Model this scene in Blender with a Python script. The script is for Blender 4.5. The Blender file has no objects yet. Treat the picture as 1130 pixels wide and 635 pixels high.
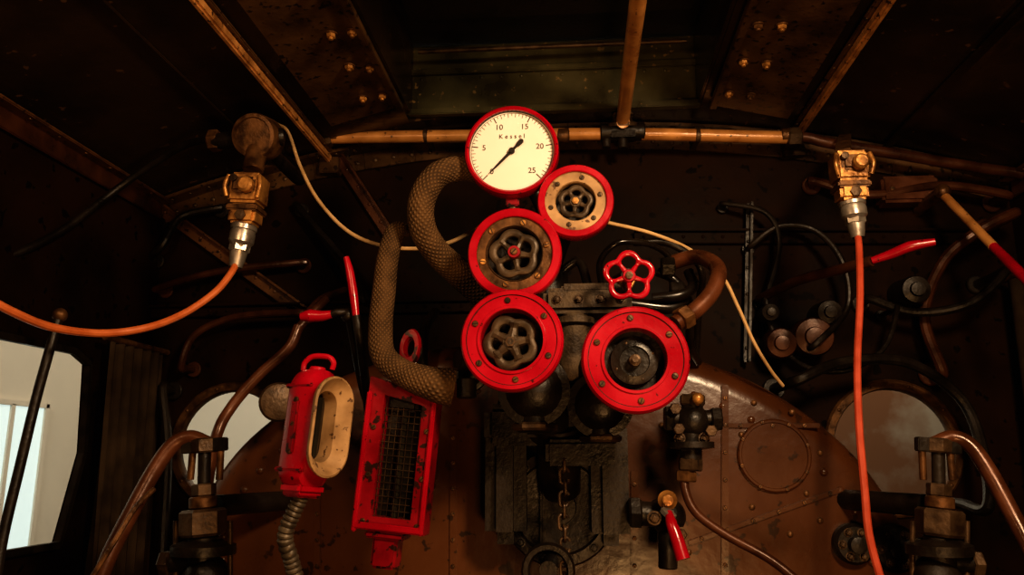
import bpy, bmesh, math, random
from mathutils import Vector, Matrix, Euler
random.seed(7)
sc=bpy.context.scene
# ------------------------------------------------------------------ camera
F=880.0
C=Vector((0,0,1.45))
ROT=Euler((math.radians(102),0,math.radians(4.7)),'XYZ')
RM=ROT.to_matrix()
cd=bpy.data.cameras.new('camera'); cam=bpy.data.objects.new('camera',cd)
sc.collection.objects.link(cam); cam.location=C; cam.rotation_euler=ROT
cd.sensor_width=36; cd.lens=F/1130*36; cd.clip_start=.02
sc.camera=cam
AX=RM@Vector((0,0,-1))
def ray(px,py): return RM@Vector(((px-565)/F,-(py-317.5)/F,-1))
def S(px,py,Y):            # image pixel projected onto the vertical plane y=Y
    d=ray(px,py); return C+d*(Y/d.y)
def SX(px,py,X):
    d=ray(px,py); return C+d*(X/d.x)
def SZ(px,py,Z):
    d=ray(px,py); return C+d*((Z-C.z)/d.z)
def rp(px,pt): return px*((pt-C).dot(AX))/F
# ------------------------------------------------------------------ materials
def mat(name,c1,c2=None,scale=12,rough=.5,metal=0,bump=.15,bscale=60,rvar=.15,spec=.5,wear_glint=None,wamt=.62,coat=0,contrast=(.35,.65)):
    m=bpy.data.materials.new(name); m.use_nodes=True; nt=m.node_tree; N=nt.nodes; L=nt.links
    p=N['Principled BSDF']
    geo=N.new('ShaderNodeNewGeometry')
    n1=N.new('ShaderNodeTexNoise'); n1.inputs['Scale'].default_value=scale; n1.inputs['Detail'].default_value=8
    L.new(geo.outputs['Position'],n1.inputs['Vector'])
    r=N.new('ShaderNodeValToRGB'); r.color_ramp.elements[0].position=contrast[0]; r.color_ramp.elements[1].position=contrast[1]
    c2=c2 or tuple(x*.55 for x in c1)
    r.color_ramp.elements[0].color=(*c2,1); r.color_ramp.elements[1].color=(*c1,1)
    L.new(n1.outputs['Fac'],r.inputs['Fac']); col=r.outputs['Color']
    n2=N.new('ShaderNodeTexNoise'); n2.inputs['Scale'].default_value=bscale; n2.inputs['Detail'].default_value=6
    L.new(geo.outputs['Position'],n2.inputs['Vector'])
    if wear_glint:
        r2=N.new('ShaderNodeValToRGB'); r2.color_ramp.elements[0].position=wamt; r2.color_ramp.elements[1].position=wamt+.03
        L.new(n2.outputs['Fac'],r2.inputs['Fac'])
        mx=N.new('ShaderNodeMix'); mx.data_type='RGBA'
        L.new(r2.outputs['Color'],mx.inputs[0]); L.new(col,mx.inputs[6]); mx.inputs[7].default_value=(*wear_glint,1)
        col=mx.outputs[2]
    L.new(col,p.inputs['Base Color'])
    mr=N.new('ShaderNodeMapRange'); mr.inputs[1].default_value=.3; mr.inputs[2].default_value=.7
    mr.inputs[3].default_value=max(.03,rough-rvar); mr.inputs[4].default_value=min(1,rough+rvar)
    L.new(n1.outputs['Fac'],mr.inputs[0]); L.new(mr.outputs[0],p.inputs['Roughness'])
    p.inputs['Metallic'].default_value=metal; p.inputs['Specular IOR Level'].default_value=spec
    p.inputs['Coat Weight'].default_value=coat; p.inputs['Coat Roughness'].default_value=.12
    b=N.new('ShaderNodeBump'); b.inputs['Strength'].default_value=bump; b.inputs['Distance'].default_value=.004
    L.new(n2.outputs['Fac'],b.inputs['Height']); L.new(b.outputs[0],p.inputs['Normal'])
    return m
def emis(name,c,s):
    m=bpy.data.materials.new(name); m.use_nodes=True; p=m.node_tree.nodes['Principled BSDF']
    p.inputs['Base Color'].default_value=(*c,1); p.inputs['Emission Color'].default_value=(*c,1); p.inputs['Emission Strength'].default_value=s
    return m
RED=mat('red_enamel',(.44,.002,.016),(.28,.001,.008),9,.28,0,.12,70,.1,spec=.35,wear_glint=(.05,.004,.004),wamt=.67,coat=.35)
REDW=mat('red_worn',(.30,.002,.010),(.15,.001,.004),14,.40,0,.25,45,.12,spec=.3,wear_glint=(.025,.008,.005),wamt=.58,coat=.15)
BLK=mat('black_iron',(.018,.011,.006),(.006,.004,.002),14,.42,.2,.35,90,.15,spec=.4)
BLKG=mat('black_gloss',(.012,.008,.005),(.005,.003,.002),14,.26,.0,.1,40,.1,spec=.4)
IRON=mat('dirty_iron',(.11,.065,.032),(.035,.019,.009),25,.42,.5,.35,120,.12,spec=.4)
WHL=mat('wheel_cast_iron',(.085,.055,.030),(.030,.019,.010),16,.45,.3,.25,90,.1,spec=.35)
GREY=mat('cast_grey',(.13,.088,.050),(.032,.020,.011),30,.6,.2,.5,150,.1,spec=.3)
GRHOSE=mat('zinc_hose',(.12,.092,.060),(.055,.040,.025),30,.45,.4,.2,120,.1)
BRASS=mat('dirty_brass',(.62,.30,.075),(.16,.065,.018),22,.36,.5,.3,110,.12)
BRSD=mat('dark_bronze',(.17,.078,.026),(.045,.020,.007),30,.42,.5,.3,110,.12,spec=.35)
STEEL=mat('steel',(.60,.54,.47),(.34,.29,.24),30,.33,.8,.1,120,.1)
CREAM=mat('old_cream_paint',(.48,.30,.145),(.22,.125,.052),18,.5,0,.15,60,.1,spec=.3,wear_glint=(.10,.05,.022),wamt=.61)
DIALW=mat('dial_white',(.86,.77,.68),(.81,.71,.61),6,.45,0,.0,60,.03,spec=.2)
INK=mat('dial_ink',(.02,.015,.012),(.015,.01,.008),6,.5,0,0,spec=.2)
PIPET=mat('ochre_pipe',(.66,.31,.09),(.36,.15,.038),10,.33,.1,.2,60,.12,wear_glint=(.08,.04,.015),wamt=.66)
PIPEB=mat('brown_pipe',(.085,.028,.010),(.032,.011,.004),12,.34,.2,.2,60,.12,spec=.3)
COPR=mat('copper_brown',(.125,.041,.015),(.052,.017,.006),14,.32,.2,.2,60,.12,spec=.4)
RIB=mat('rib_paint',(.70,.33,.10),(.26,.11,.03),16,.36,0,.3,60,.12,wear_glint=(.03,.015,.007),wamt=.62)
STR=mat('stringer_paint',(.13,.054,.017),(.045,.019,.006),12,.4,0,.3,60,.12,spec=.3,wear_glint=(.02,.010,.005),wamt=.60)
ROOF=mat('roof_paint',(.034,.018,.007),(.012,.007,.003),3.5,.22,0,.28,28,.12,spec=.4,wear_glint=(.10,.052,.022),wamt=.675)  # pale flecks: scratches plus glossy highlights painted into the colour
ROOFP=mat('roof_plate_paint',(.115,.056,.018),(.030,.015,.006),7,.34,0,.3,50,.14,spec=.35,wear_glint=(.014,.008,.004),wamt=.60)
GRN=mat('vent_paint',(.085,.074,.030),(.024,.020,.009),6,.34,0,.3,40,.14,spec=.35,wear_glint=(.20,.13,.05),wamt=.66)
WALL=mat('wall_paint',(.020,.0080,.0028),(.005,.0025,.001),3,.5,0,.3,24,.14,spec=.04,wear_glint=(.004,.002,.001),wamt=.62)
BACK=mat('backhead_paint',(.110,.036,.009),(.042,.014,.004),2.6,.30,0,.28,26,.1,spec=.4,wear_glint=(.028,.011,.004),wamt=.63)
ORC=mat('orange_cable',(.66,.18,.048),(.50,.12,.03),20,.4,0,.05)
REC=mat('red_cable',(.48,.070,.028),(.36,.05,.020),20,.4,0,.05)
TANC=mat('tan_cable',(.62,.41,.20),(.44,.28,.12),20,.5,0,.1)
CLOTH=mat('curtain_cloth',(.050,.032,.018),(.022,.014,.008),10,.85,0,.4,40,.05,spec=.05)
HALL=mat('hall_plaster',(.80,.73,.60),(.74,.67,.55),1,.8,0,.05)
BRICK=mat('hall_brick',(.26,.12,.055),(.46,.38,.28),1.1,.85,0,.1,contrast=(.44,.56))
FLOOR=mat('floor_plate',(.05,.035,.025),(.02,.015,.01),4,.5,.3,.3)
PANE=emis('daylight_pane',(.58,.70,.68),.75)
GLASS=mat('gauge_glass',(.020,.016,.010),(.010,.008,.005),8,.14,0,.03,rvar=.04,spec=.3)
# braided asbestos hose
def braid(name,c1,c2):
    m=bpy.data.materials.new(name); m.use_nodes=True; nt=m.node_tree; N=nt.nodes; L=nt.links
    p=N['Principled BSDF']; p.inputs['Roughness'].default_value=.85; p.inputs['Specular IOR Level'].default_value=.15
    uv=N.new('ShaderNodeUVMap'); outs=[]
    for sx in (1,-1):
        mp=N.new('ShaderNodeMapping'); k=2*math.pi*16/10; mp.inputs['Scale'].default_value=(sx*k,k,0)
        L.new(uv.outputs[0],mp.inputs[0])
        w=N.new('ShaderNodeTexWave'); w.bands_direction='DIAGONAL'; w.inputs['Scale'].default_value=1.0
        w.inputs['Distortion'].default_value=1.8; w.inputs['Detail Scale'].default_value=.6
        L.new(mp.outputs[0],w.inputs['Vector']); outs.append(w)
    mm=N.new('ShaderNodeMath'); mm.operation='MULTIPLY'
    L.new(outs[0].outputs['Fac'],mm.inputs[0]); L.new(outs[1].outputs['Fac'],mm.inputs[1])
    geo=N.new('ShaderNodeNewGeometry'); n=N.new('ShaderNodeTexNoise'); n.inputs['Scale'].default_value=18; n.inputs['Detail'].default_value=7
    L.new(geo.outputs['Position'],n.inputs['Vector'])
    a=N.new('ShaderNodeMath'); a.operation='MULTIPLY_ADD'; L.new(n.outputs['Fac'],a.inputs[0]); a.inputs[1].default_value=1.7; L.new(mm.outputs[0],a.inputs[2])
    r=N.new('ShaderNodeValToRGB'); r.color_ramp.elements[0].color=(*c2,1); r.color_ramp.elements[1].color=(*c1,1)
    r.color_ramp.elements[0].position=.42; r.color_ramp.elements[1].position=1.0
    hf=N.new('ShaderNodeMath'); hf.operation='MULTIPLY'; hf.inputs[1].default_value=.62
    L.new(a.outputs[0],hf.inputs[0]); L.new(hf.outputs[0],r.inputs[0]); L.new(r.outputs[0],p.inputs['Base Color'])
    b=N.new('ShaderNodeBump'); b.inputs['Strength'].default_value=1; b.inputs['Distance'].default_value=.003
    L.new(a.outputs[0],b.inputs['Height']); L.new(b.outputs[0],p.inputs['Normal'])
    return m
BRAID=braid('braided_lagging',(.165,.090,.036),(.045,.025,.011))
# ------------------------------------------------------------------ builder
def FR(loc,n=(0,-1,0),up=(0,0,1),roll=0):
    z=Vector(n).normalized(); y=Vector(up)-z*Vector(up).dot(z)
    if y.length<1e-4: y=Vector((0,1,0))-z*z.y
    y.normalize(); x=y.cross(z)
    M=Matrix((x,y,z)).transposed().to_4x4(); M.translation=loc
    return M@Matrix.Rotation(roll,4,'Z')
def T(x=0,y=0,z=0): return Matrix.Translation((x,y,z))
def RZ(a): return Matrix.Rotation(a,4,'Z')
def cat(pts,sub):
    P=[Vector(p) for p in pts]
    if len(P)<3 or sub<2: return P
    out=[]
    for i in range(len(P)-1):
        p0=P[i-1] if i>0 else P[0]*2-P[1]; p1=P[i]; p2=P[i+1]; p3=P[i+2] if i+2<len(P) else P[i+1]*2-P[i]
        for k in range(sub):
            t=k/sub
            out.append(.5*((2*p1)+(p2-p0)*t+(2*p0-5*p1+4*p2-p3)*t*t+(-p0+3*p1-3*p2+p3)*t**3))
    out.append(P[-1]); return out
class B:
    def __init__(s,name): s.n=name; s.v=[]; s.f=[]; s.m=[]; s.uv=[]; s.mats=[]
    def mi(s,m):
        if m not in s.mats: s.mats.append(m)
        return s.mats.index(m)
    def add(s,vs,fs,m,M=None,uv=None):
        o=len(s.v); s.v+= [(M@Vector(v)) if M else Vector(v) for v in vs]
        k=s.mi(m)
        for i,f in enumerate(fs):
            s.f.append([o+a for a in f]); s.m.append(k); s.uv.append(uv[i] if uv else None)
    def lathe(s,prof,m,M,seg=32,closed=False):
        vs=[];rows=[]
        for r,z in prof:
            if r<1e-6: rows.append([len(vs)]); vs.append((0,0,z))
            else:
                rows.append(list(range(len(vs),len(vs)+seg)))
                for i in range(seg):
                    a=2*math.pi*i/seg; vs.append((r*math.cos(a),r*math.sin(a),z))
        fs=[]; n=len(rows)
        for j in range(n if closed else n-1):
            a=rows[j]; b=rows[(j+1)%n]
            for i in range(seg):
                i2=(i+1)%seg
                if len(a)==1 and len(b)==1: continue
                if len(a)==1: fs.append((a[0],b[i2],b[i]))
                elif len(b)==1: fs.append((a[i],a[i2],b[0]))
                else: fs.append((a[i],a[i2],b[i2],b[i]))
        s.add(vs,fs,m,M)
    def cyl(s,p0,p1,r,m,seg=20,r2=None,bv=None):
        p0=Vector(p0);p1=Vector(p1); L=(p1-p0).length; r2=r if r2 is None else r2
        b=min(r,r2)*.12 if bv is None else bv; b=min(b,L*.3)
        s.lathe([(0,0),(r-b,0),(r,b),(r2,L-b),(r2-b,L),(0,L)],m,FR(p0,p1-p0),seg)
    def hexn(s,p0,p1,r,m):
        s.cyl(p0,p1,r,m,6)
    def sph(s,c,r,m,M=None,seg=20,sc=(1,1,1)):
        pr=[(r*math.sin(math.pi*i/12),-r*math.cos(math.pi*i/12)) for i in range(13)]
        s.lathe([(0 if i in(0,12) else a,b) for i,(a,b) in enumerate(pr)],m,(M or Matrix())@T(*c)@Matrix.Diagonal((*sc,1)),seg)
    def tube(s,pts,r,m,seg=12,sub=8,uvk=True):
        P=cat(pts,sub); n=len(P)
        rs=r if isinstance(r,(list,tuple)) else None
        vs=[];fs=[];uv=[]
        t=(P[1]-P[0]).normalized(); nrm=t.orthogonal().normalized(); ln=0; lens=[]
        base=(sum(rs)/len(rs) if rs else r)
        for i,p in enumerate(P):
            t=(P[min(i+1,n-1)]-P[max(i-1,0)]).normalized()
            nrm=(nrm-t*nrm.dot(t)).normalized(); bn=t.cross(nrm)
            if rs:
                u=i/(n-1)*(len(rs)-1); k=min(int(u),len(rs)-2); rr=rs[k]*(1-(u-k))+rs[k+1]*(u-k)
            else: rr=r
            if i: ln+=(p-P[i-1]).length
            lens.append(ln/(2*math.pi*base))
            for j in range(seg):
                a=2*math.pi*j/seg; vs.append(p+nrm*rr*math.cos(a)+bn*rr*math.sin(a))
        for i in range(n-1):
            for j in range(seg):
                j2=(j+1)%seg
                fs.append((i*seg+j,i*seg+j2,(i+1)*seg+j2,(i+1)*seg+j))
                uv.append([(j/seg,lens[i]),((j+1)/seg,lens[i]),((j+1)/seg,lens[i+1]),(j/seg,lens[i+1])])
        fs.append(tuple(reversed(range(seg)))); uv.append([(0,0)]*seg)
        fs.append(tuple((n-1)*seg+j for j in range(seg))); uv.append([(0,0)]*seg)
        s.add(vs,fs,m,None,uv)
    def ptube(s,pp,rpx,m,seg=12,sub=8):
        P=[S(*p) for p in pp]
        if isinstance(rpx,(list,tuple)): r=[rp(q,P[min(int(i*len(P)/len(rpx)),len(P)-1)]) for i,q in enumerate(rpx)]
        else: r=rp(rpx,P[len(P)//2])
        s.tube(P,r,m,seg,sub); return P
    def wtube(s,pp,rpx,m,a=True,z=True):      # pipe whose ends turn into the front wall with a flange
        P=[S(*p) for p in pp]; r=rp(rpx,P[len(P)//2]); YW=2.695
        if a: P=[Vector((P[0].x,YW,P[0].z)),Vector((P[0].x,(P[0].y+YW)/2,P[0].z))]+P
        if z: P=P+[Vector((P[-1].x,(P[-1].y+YW)/2,P[-1].z)),Vector((P[-1].x,YW,P[-1].z))]
        s.tube(P,r,m,10,8)
        for on,q in ((a,P[0]),(z,P[-1])):
            if on: s.cyl(q,q-Vector((0,.012,0)),r*2.2,m,14)
    def box(s,size,m,M,bv=.003):
        bm=bmesh.new(); bmesh.ops.create_cube(bm,size=1,matrix=Matrix.Diagonal((*size,1)))
        if bv: bmesh.ops.bevel(bm,geom=bm.edges[:],offset=min(bv,min(size)*.3),segments=2,affect='EDGES')
        bm.verts.index_update()
        s.add([v.co.copy() for v in bm.verts],[[v.index for v in f.verts] for f in bm.faces],m,M); bm.free()
    def bar(s,p0,p1,w,h,m,up=(0,0,1),bv=.002):
        p0=Vector(p0);p1=Vector(p1); M=FR((p0+p1)/2,p1-p0,up)
        s.box((w,h,(p1-p0).length),m,M,bv)
    def prism(s,poly,z0,z1,m,M,bv=0):
        n=len(poly); cx=sum(p[0] for p in poly)/n; cy=sum(p[1] for p in poly)/n
        def sc_(k): return [(cx+(x-cx)*k,cy+(y-cy)*k) for x,y in poly]
        R=max(math.hypot(x-cx,y-cy) for x,y in poly); k=1-bv/R if bv else 1
        rows=[[(x,y,z0) for x,y in poly],[(x,y,z1-bv) for x,y in poly]]
        if bv: rows.append([(x,y,z1) for x,y in sc_(k)])
        vs=[v for r in rows for v in r]; fs=[]
        for j in range(len(rows)-1):
            for i in range(n):
                i2=(i+1)%n; fs.append((j*n+i,j*n+i2,(j+1)*n+i2,(j+1)*n+i))
        fs.append(tuple(reversed(range(n)))); fs.append(tuple((len(rows)-1)*n+i for i in range(n)))
        s.add(vs,fs,m,M)
    def ringprism(s,po,pi,z0,z1,m,M):
        n=len(po); vs=[(x,y,z) for P,z in((po,z0),(po,z1),(pi,z1),(pi,z0)) for x,y in P]; fs=[]
        for j in range(4):
            j2=(j+1)%4
            for i in range(n):
                i2=(i+1)%n; fs.append((j*n+i,j*n+i2,j2*n+i2,j2*n+i))
        s.add(vs,fs,m,M)
    def rivet(s,M,r,m,h=.55):
        s.lathe([(r,0),(r*.96,r*h*.4),(r*.7,r*h*.85),(r*.35,r*h*1.1),(0,r*h*1.15)],m,M,14)
    def bolt(s,M,r,m,wm=None):
        s.lathe([(r*1.35,0),(r*1.35,r*.2),(r,r*.22)],wm or m,M,18)
        s.lathe([(r,r*.2),(r,r*.8),(r*.8,r*.95),(0,r*.95)],m,M,6)
        s.lathe([(r*.5,r*.9),(r*.5,r*1.4),(0,r*1.5)],m,M,12)
    def screw(s,M,r,m,a=0.):
        s.lathe([(r,0),(r,r*.35),(r*.8,r*.55),(0,r*.62)],m,M,16)
        s.box((r*1.7,r*.3,r*.2),INK,M@RZ(a)@T(0,0,r*.56),0)
    def text(s,txt,size,m,M,ext=.0003):
        cu=bpy.data.curves.new('t','FONT'); cu.body=txt; cu.size=size; cu.align_x='CENTER'; cu.align_y='CENTER'; cu.extrude=ext
        ob=bpy.data.objects.new('t',cu); sc.collection.objects.link(ob)
        dg=bpy.context.evaluated_depsgraph_get(); me=bpy.data.meshes.new_from_object(ob.evaluated_get(dg))
        s.add([v.co.copy() for v in me.vertices],[list(p.vertices) for p in me.polygons],m,M)
        bpy.data.objects.remove(ob); bpy.data.curves.remove(cu); bpy.data.meshes.remove(me)
    def wheel(s,M,R,m,n=5,lob=.07,tr=None,hub=.22,spoke=.10,hm=None,roll=0.3):
        tr=tr or R*.13; K=n*14; P=[]
        for i in range(K):
            a=2*math.pi*i/K; q=math.sqrt(math.cos(n*(a-roll)/2)**2+.02); r=(R-tr)*(1-2*lob*(1.01-q)); P.append((r*math.cos(a),r*math.sin(a)))
        vs=[];fs=[];sg=10
        for i in range(K):
            x,y=P[i]; d=math.hypot(x,y)
            for j in range(sg):
                b=2*math.pi*j/sg; k=1+tr*math.cos(b)/d; vs.append((x*k,y*k,tr*.8*math.sin(b)))
        for i in range(K):
            for j in range(sg):
                fs.append((i*sg+j,((i+1)%K)*sg+j,((i+1)%K)*sg+(j+1)%sg,i*sg+(j+1)%sg))
        s.add(vs,fs,m,M)
        for k in range(n):
            a=roll+2*math.pi*(k+.5)/n
            s.tube([M@Vector((R*.12*math.cos(a),R*.12*math.sin(a),0)),M@Vector((R*.5*math.cos(a),R*.5*math.sin(a),0)),M@Vector((R*(1-2*lob-.1)*math.cos(a),R*(1-2*lob-.1)*math.sin(a),0))],[R*spoke*1.3,R*spoke*.8,R*spoke*1.4],m,8,3)
        s.lathe([(0,-R*.25),(R*hub,-R*.25),(R*hub*1.05,R*.1),(R*hub*.9,R*.17),(0,R*.17)],m,M,20)
        s.lathe([(R*hub*.62,R*.15),(R*hub*.62,R*.28),(0,R*.3)],hm or m,M,6)
    def done(s,ang=35):
        me=bpy.data.meshes.new(s.n)
        lo=Vector([min(v[i] for v in s.v) for i in range(3)]); hi=Vector([max(v[i] for v in s.v) for i in range(3)]); c=(lo+hi)/2
        me.from_pydata([v-c for v in s.v],[],s.f)
        for m in s.mats: me.materials.append(m)
        me.polygons.foreach_set('material_index',s.m)
        ul=me.uv_layers.new(name='UVMap')
        for p,u in zip(me.polygons,s.uv):
            if u:
                for k,li in enumerate(p.loop_indices): ul.data[li].uv=u[k]
        bm=bmesh.new(); bm.from_mesh(me); bmesh.ops.recalc_face_normals(bm,faces=bm.faces[:]); bm.to_mesh(me); bm.free()
        me.polygons.foreach_set('use_smooth',[True]*len(me.polygons)); me.set_sharp_from_angle(angle=math.radians(ang))
        ob=bpy.data.objects.new(s.n,me); ob.location=c; sc.collection.objects.link(ob); return ob
def holed(b,loops,M,th,m):   # flat plate with holes (first loop is the outline)
    cu=bpy.data.curves.new('p','CURVE'); cu.dimensions='2D'; cu.fill_mode='BOTH'; cu.extrude=th/2
    for lp in loops:
        sp=cu.splines.new('POLY'); sp.points.add(len(lp)-1)
        for p,q in zip(sp.points,lp): p.co=(q[0],q[1],0,1)
        sp.use_cyclic_u=True
    ob=bpy.data.objects.new('p',cu); sc.collection.objects.link(ob)
    dg=bpy.context.evaluated_depsgraph_get(); me=bpy.data.meshes.new_from_object(ob.evaluated_get(dg))
    b.add([v.co.copy() for v in me.vertices],[list(p.vertices) for p in me.polygons],m,M)
    bpy.data.objects.remove(ob); bpy.data.curves.remove(cu); bpy.data.meshes.remove(me)
def circ(cx,cy,r,n=48): return [(cx+r*math.cos(2*math.pi*i/n),cy+r*math.sin(2*math.pi*i/n)) for i in range(n)]
DN=(0,0,-1)
# ------------------------------------------------------------------ room shell
XL,XR,YF=-1.5,1.46,2.7
def roofz(x):
    t=abs(x+.02)/1.48; return 2.60-.24*t**2.2
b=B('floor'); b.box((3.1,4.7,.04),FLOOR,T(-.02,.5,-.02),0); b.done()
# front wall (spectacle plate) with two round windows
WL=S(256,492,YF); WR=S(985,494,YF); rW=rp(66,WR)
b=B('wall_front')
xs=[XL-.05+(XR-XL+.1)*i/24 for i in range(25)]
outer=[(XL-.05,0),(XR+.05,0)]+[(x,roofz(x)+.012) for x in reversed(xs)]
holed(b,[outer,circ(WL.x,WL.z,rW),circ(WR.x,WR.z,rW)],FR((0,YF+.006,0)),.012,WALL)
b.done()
for W in (WL,WR):
    b=B('window_1' if W is WL else 'window_2')
    M=FR(Vector((W.x,YF,W.z)))
    b.lathe([(rW+.025,0),(rW+.025,.012),(rW+.018,.018),(rW-.004,.018),(rW-.008,.01),(rW-.008,-.02),(rW+.0,-.02),(rW,0)],BRSD,M,48)
    for k in range(10):
        a=2*math.pi*k/10; b.rivet(M@T((rW+.009)*math.cos(a),(rW+.009)*math.sin(a),.017),.006,BRSD)
    b.done()
# left wall with side opening
def q(px,py): v=SX(px,py,XL); return (v.y,v.z)
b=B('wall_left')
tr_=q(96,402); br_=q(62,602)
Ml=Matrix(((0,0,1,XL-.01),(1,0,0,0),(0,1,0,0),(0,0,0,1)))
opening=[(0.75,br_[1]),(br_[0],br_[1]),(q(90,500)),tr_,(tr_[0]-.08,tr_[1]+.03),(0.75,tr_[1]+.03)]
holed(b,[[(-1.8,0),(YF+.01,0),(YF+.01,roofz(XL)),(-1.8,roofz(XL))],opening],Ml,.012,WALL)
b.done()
b=B('trim_1')
ops=[Vector((XL+.004,y,z)) for y,z in opening]
for i in range(len(ops)): b.bar(ops[i],ops[(i+1)%len(ops)],.02,.02,BLK,(1,0,0))
b.done()
b=B('wall_right'); b.box((.012,4.5,roofz(XR)),WALL,T(XR+.008,.45,roofz(XR)/2),0)
for z in (1.1,1.9):
    b.box((.03,4.5,.05),PIPEB,T(XR-.01,.45,z))
b.done()
# roof: curved skin with ventilator well
VX0,VX1,VY=-.56,.42,2.52
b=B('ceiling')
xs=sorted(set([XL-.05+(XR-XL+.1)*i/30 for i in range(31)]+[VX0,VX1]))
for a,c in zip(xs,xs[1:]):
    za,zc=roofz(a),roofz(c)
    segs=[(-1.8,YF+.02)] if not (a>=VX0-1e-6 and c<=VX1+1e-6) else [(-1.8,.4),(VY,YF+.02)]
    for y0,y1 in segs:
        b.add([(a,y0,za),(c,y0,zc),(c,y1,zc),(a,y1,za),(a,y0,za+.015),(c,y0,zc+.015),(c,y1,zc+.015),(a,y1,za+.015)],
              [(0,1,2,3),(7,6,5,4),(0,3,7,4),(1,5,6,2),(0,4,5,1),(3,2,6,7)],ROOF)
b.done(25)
b=B('roof_ventilator')
zt=2.60; H=.26
b.box((VX1-VX0+.04,.02,H),GRN,T((VX0+VX1)/2,VY+.0,zt+H/2-.01))
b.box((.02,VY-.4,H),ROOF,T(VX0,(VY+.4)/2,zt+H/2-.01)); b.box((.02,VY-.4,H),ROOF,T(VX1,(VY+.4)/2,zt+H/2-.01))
b.box((VX1-VX0+.04,.02,H),GRN,T((VX0+VX1)/2,.4,zt+H/2-.01))
b.box((VX1-VX0+.06,VY-.36,.015),BLK,T((VX0+VX1)/2,(VY+.4)/2,zt+H+.0))
b.box((VX1-VX0,.03,.022),GRN,T((VX0+VX1)/2,VY-.02,zt-.004))
b.box((VX1-VX0,.016,.02),GRN,T((VX0+VX1)/2,VY-.022,zt+.145))
b.box((VX1-VX0-.1,.5,.015),BLK,T((VX0+VX1)/2,2.0,zt+.20))   # sliding vent shutter
b.tube([(VX0+.05,2.40,zt+.17),(VX1-.05,2.40,zt+.17)],.008,IRON)
for k in range(14):
    b.rivet(FR((VX0+.04+k*(VX1-VX0-.08)/13,VY-.011,zt+.125)),.006,GRN)
b.done()
# bolted doubler plates either side of ventilator
def plate_roof(name,px_in0,px_in1,bolts,xout,side):
    b=B(name); z=2.588
    i0=SZ(px_in0[0],px_in0[1],z); i1=SZ(px_in1[0],px_in1[1],z)
    xi=(i0.x+i1.x)/2; y1=i1.y
    P=[(xi,.5),(xi,y1),(xout,y1+.06),(xout,.5)]
    def zz(x): return roofz(x)-.006
    vs=[(x,y,zz(x)) for x,y in P]+[(x,y,zz(x)-.012) for x,y in P]
    b.add(vs,[(0,1,2,3),(7,6,5,4),(0,4,5,1),(1,5,6,2),(2,6,7,3),(3,7,4,0)],ROOFP)
    b.bar((xi,.5,zz(xi)-.016),(xi,y1,zz(xi)-.016),.022,.02,ROOFP)
    for px,py in bolts:
        p=SZ(px,py,2.57); p.z=zz(p.x)-.016
        b.bolt(FR(p,DN,(0,1,0),random.random()),.0125,BRASS if random.random()<.6 else BRSD,BRSD)
    b.done()
plate_roof('roof_doubler_plate',(400,0),(432,108),[(366,27),(389,27),(386,63),(408,67),(401,98),(422,98),(345,-20),(370,-22)],-.80,-1)
plate_roof('roof_doubler_plate',(815,0),(795,108),[(836,22),(862,20),(820,62),(845,62),(804,98),(827,98),(850,-25),(880,-25)],.70,1)
# roof ribs (T-irons) and stringers
for nm,X in (('roof_rib',S(366,138,2.66).x),('roof_rib',S(874,138,2.66).x)):
    b=B(nm); z=roofz(X)
    b.box((.044,3.9,.010),ROOFP,T(X,.70,z-.008)); b.box((.020,3.9,.030),RIB,T(X,.70,z-.026),.006)
    for k in range(20): 
        b.rivet(FR((X-.017,.2+k*.13,z-.013),DN,(0,1,0)),.004,ROOFP); b.rivet(FR((X+.017,.2+k*.13,z-.013),DN,(0,1,0)),.004,ROOFP)
    b.box((.07,.05,.06),ROOFP,T(X,YF-.03,z-.05)); b.done()
for X,s_ in ((XL+.03,1),(XR-.03,-1)):
    b=B('wall_stringer'); z=roofz(X)-.02
    b.box((.045,4.4,.010),STR,T(X,.45,z)); b.box((.010,4.4,.06),PIPEB,T(X-s_*.02,.45,z-.03))
    for k in range(26): b.rivet(FR((X+.008*s_,-.6+k*.125,z-.006),DN,(0,1,0)),.005,STR)
    b.done()
for X in (-1.08,1.05):
    b=B('wall_stringer'); z=roofz(X)-.01
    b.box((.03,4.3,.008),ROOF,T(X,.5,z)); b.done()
# riveted angle iron at the head of the front wall
b=B('riveted_angle_iron')
for a,c in zip([XL+(XR-XL)*i/16 for i in range(17)],[XL+(XR-XL)*i/16 for i in range(1,17)]):
    b.bar((a,YF-.010,roofz(a)-.04),(c,YF-.010,roofz(c)-.04),.014,.075,ROOFP)
    b.bar((a,YF-.04,roofz(a)-.010),(c,YF-.04,roofz(c)-.010),.08,.012,ROOFP)
n=44
for i in range(n):
    x=XL+.05+(XR-XL-.1)*i/(n-1)
    b.rivet(FR((x,YF-.017,roofz(x)-.05)),.0085,IRON); b.rivet(FR((x,YF-.055,roofz(x)-.017),DN,(0,1,0)),.0085,IRON)
b.done()
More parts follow.
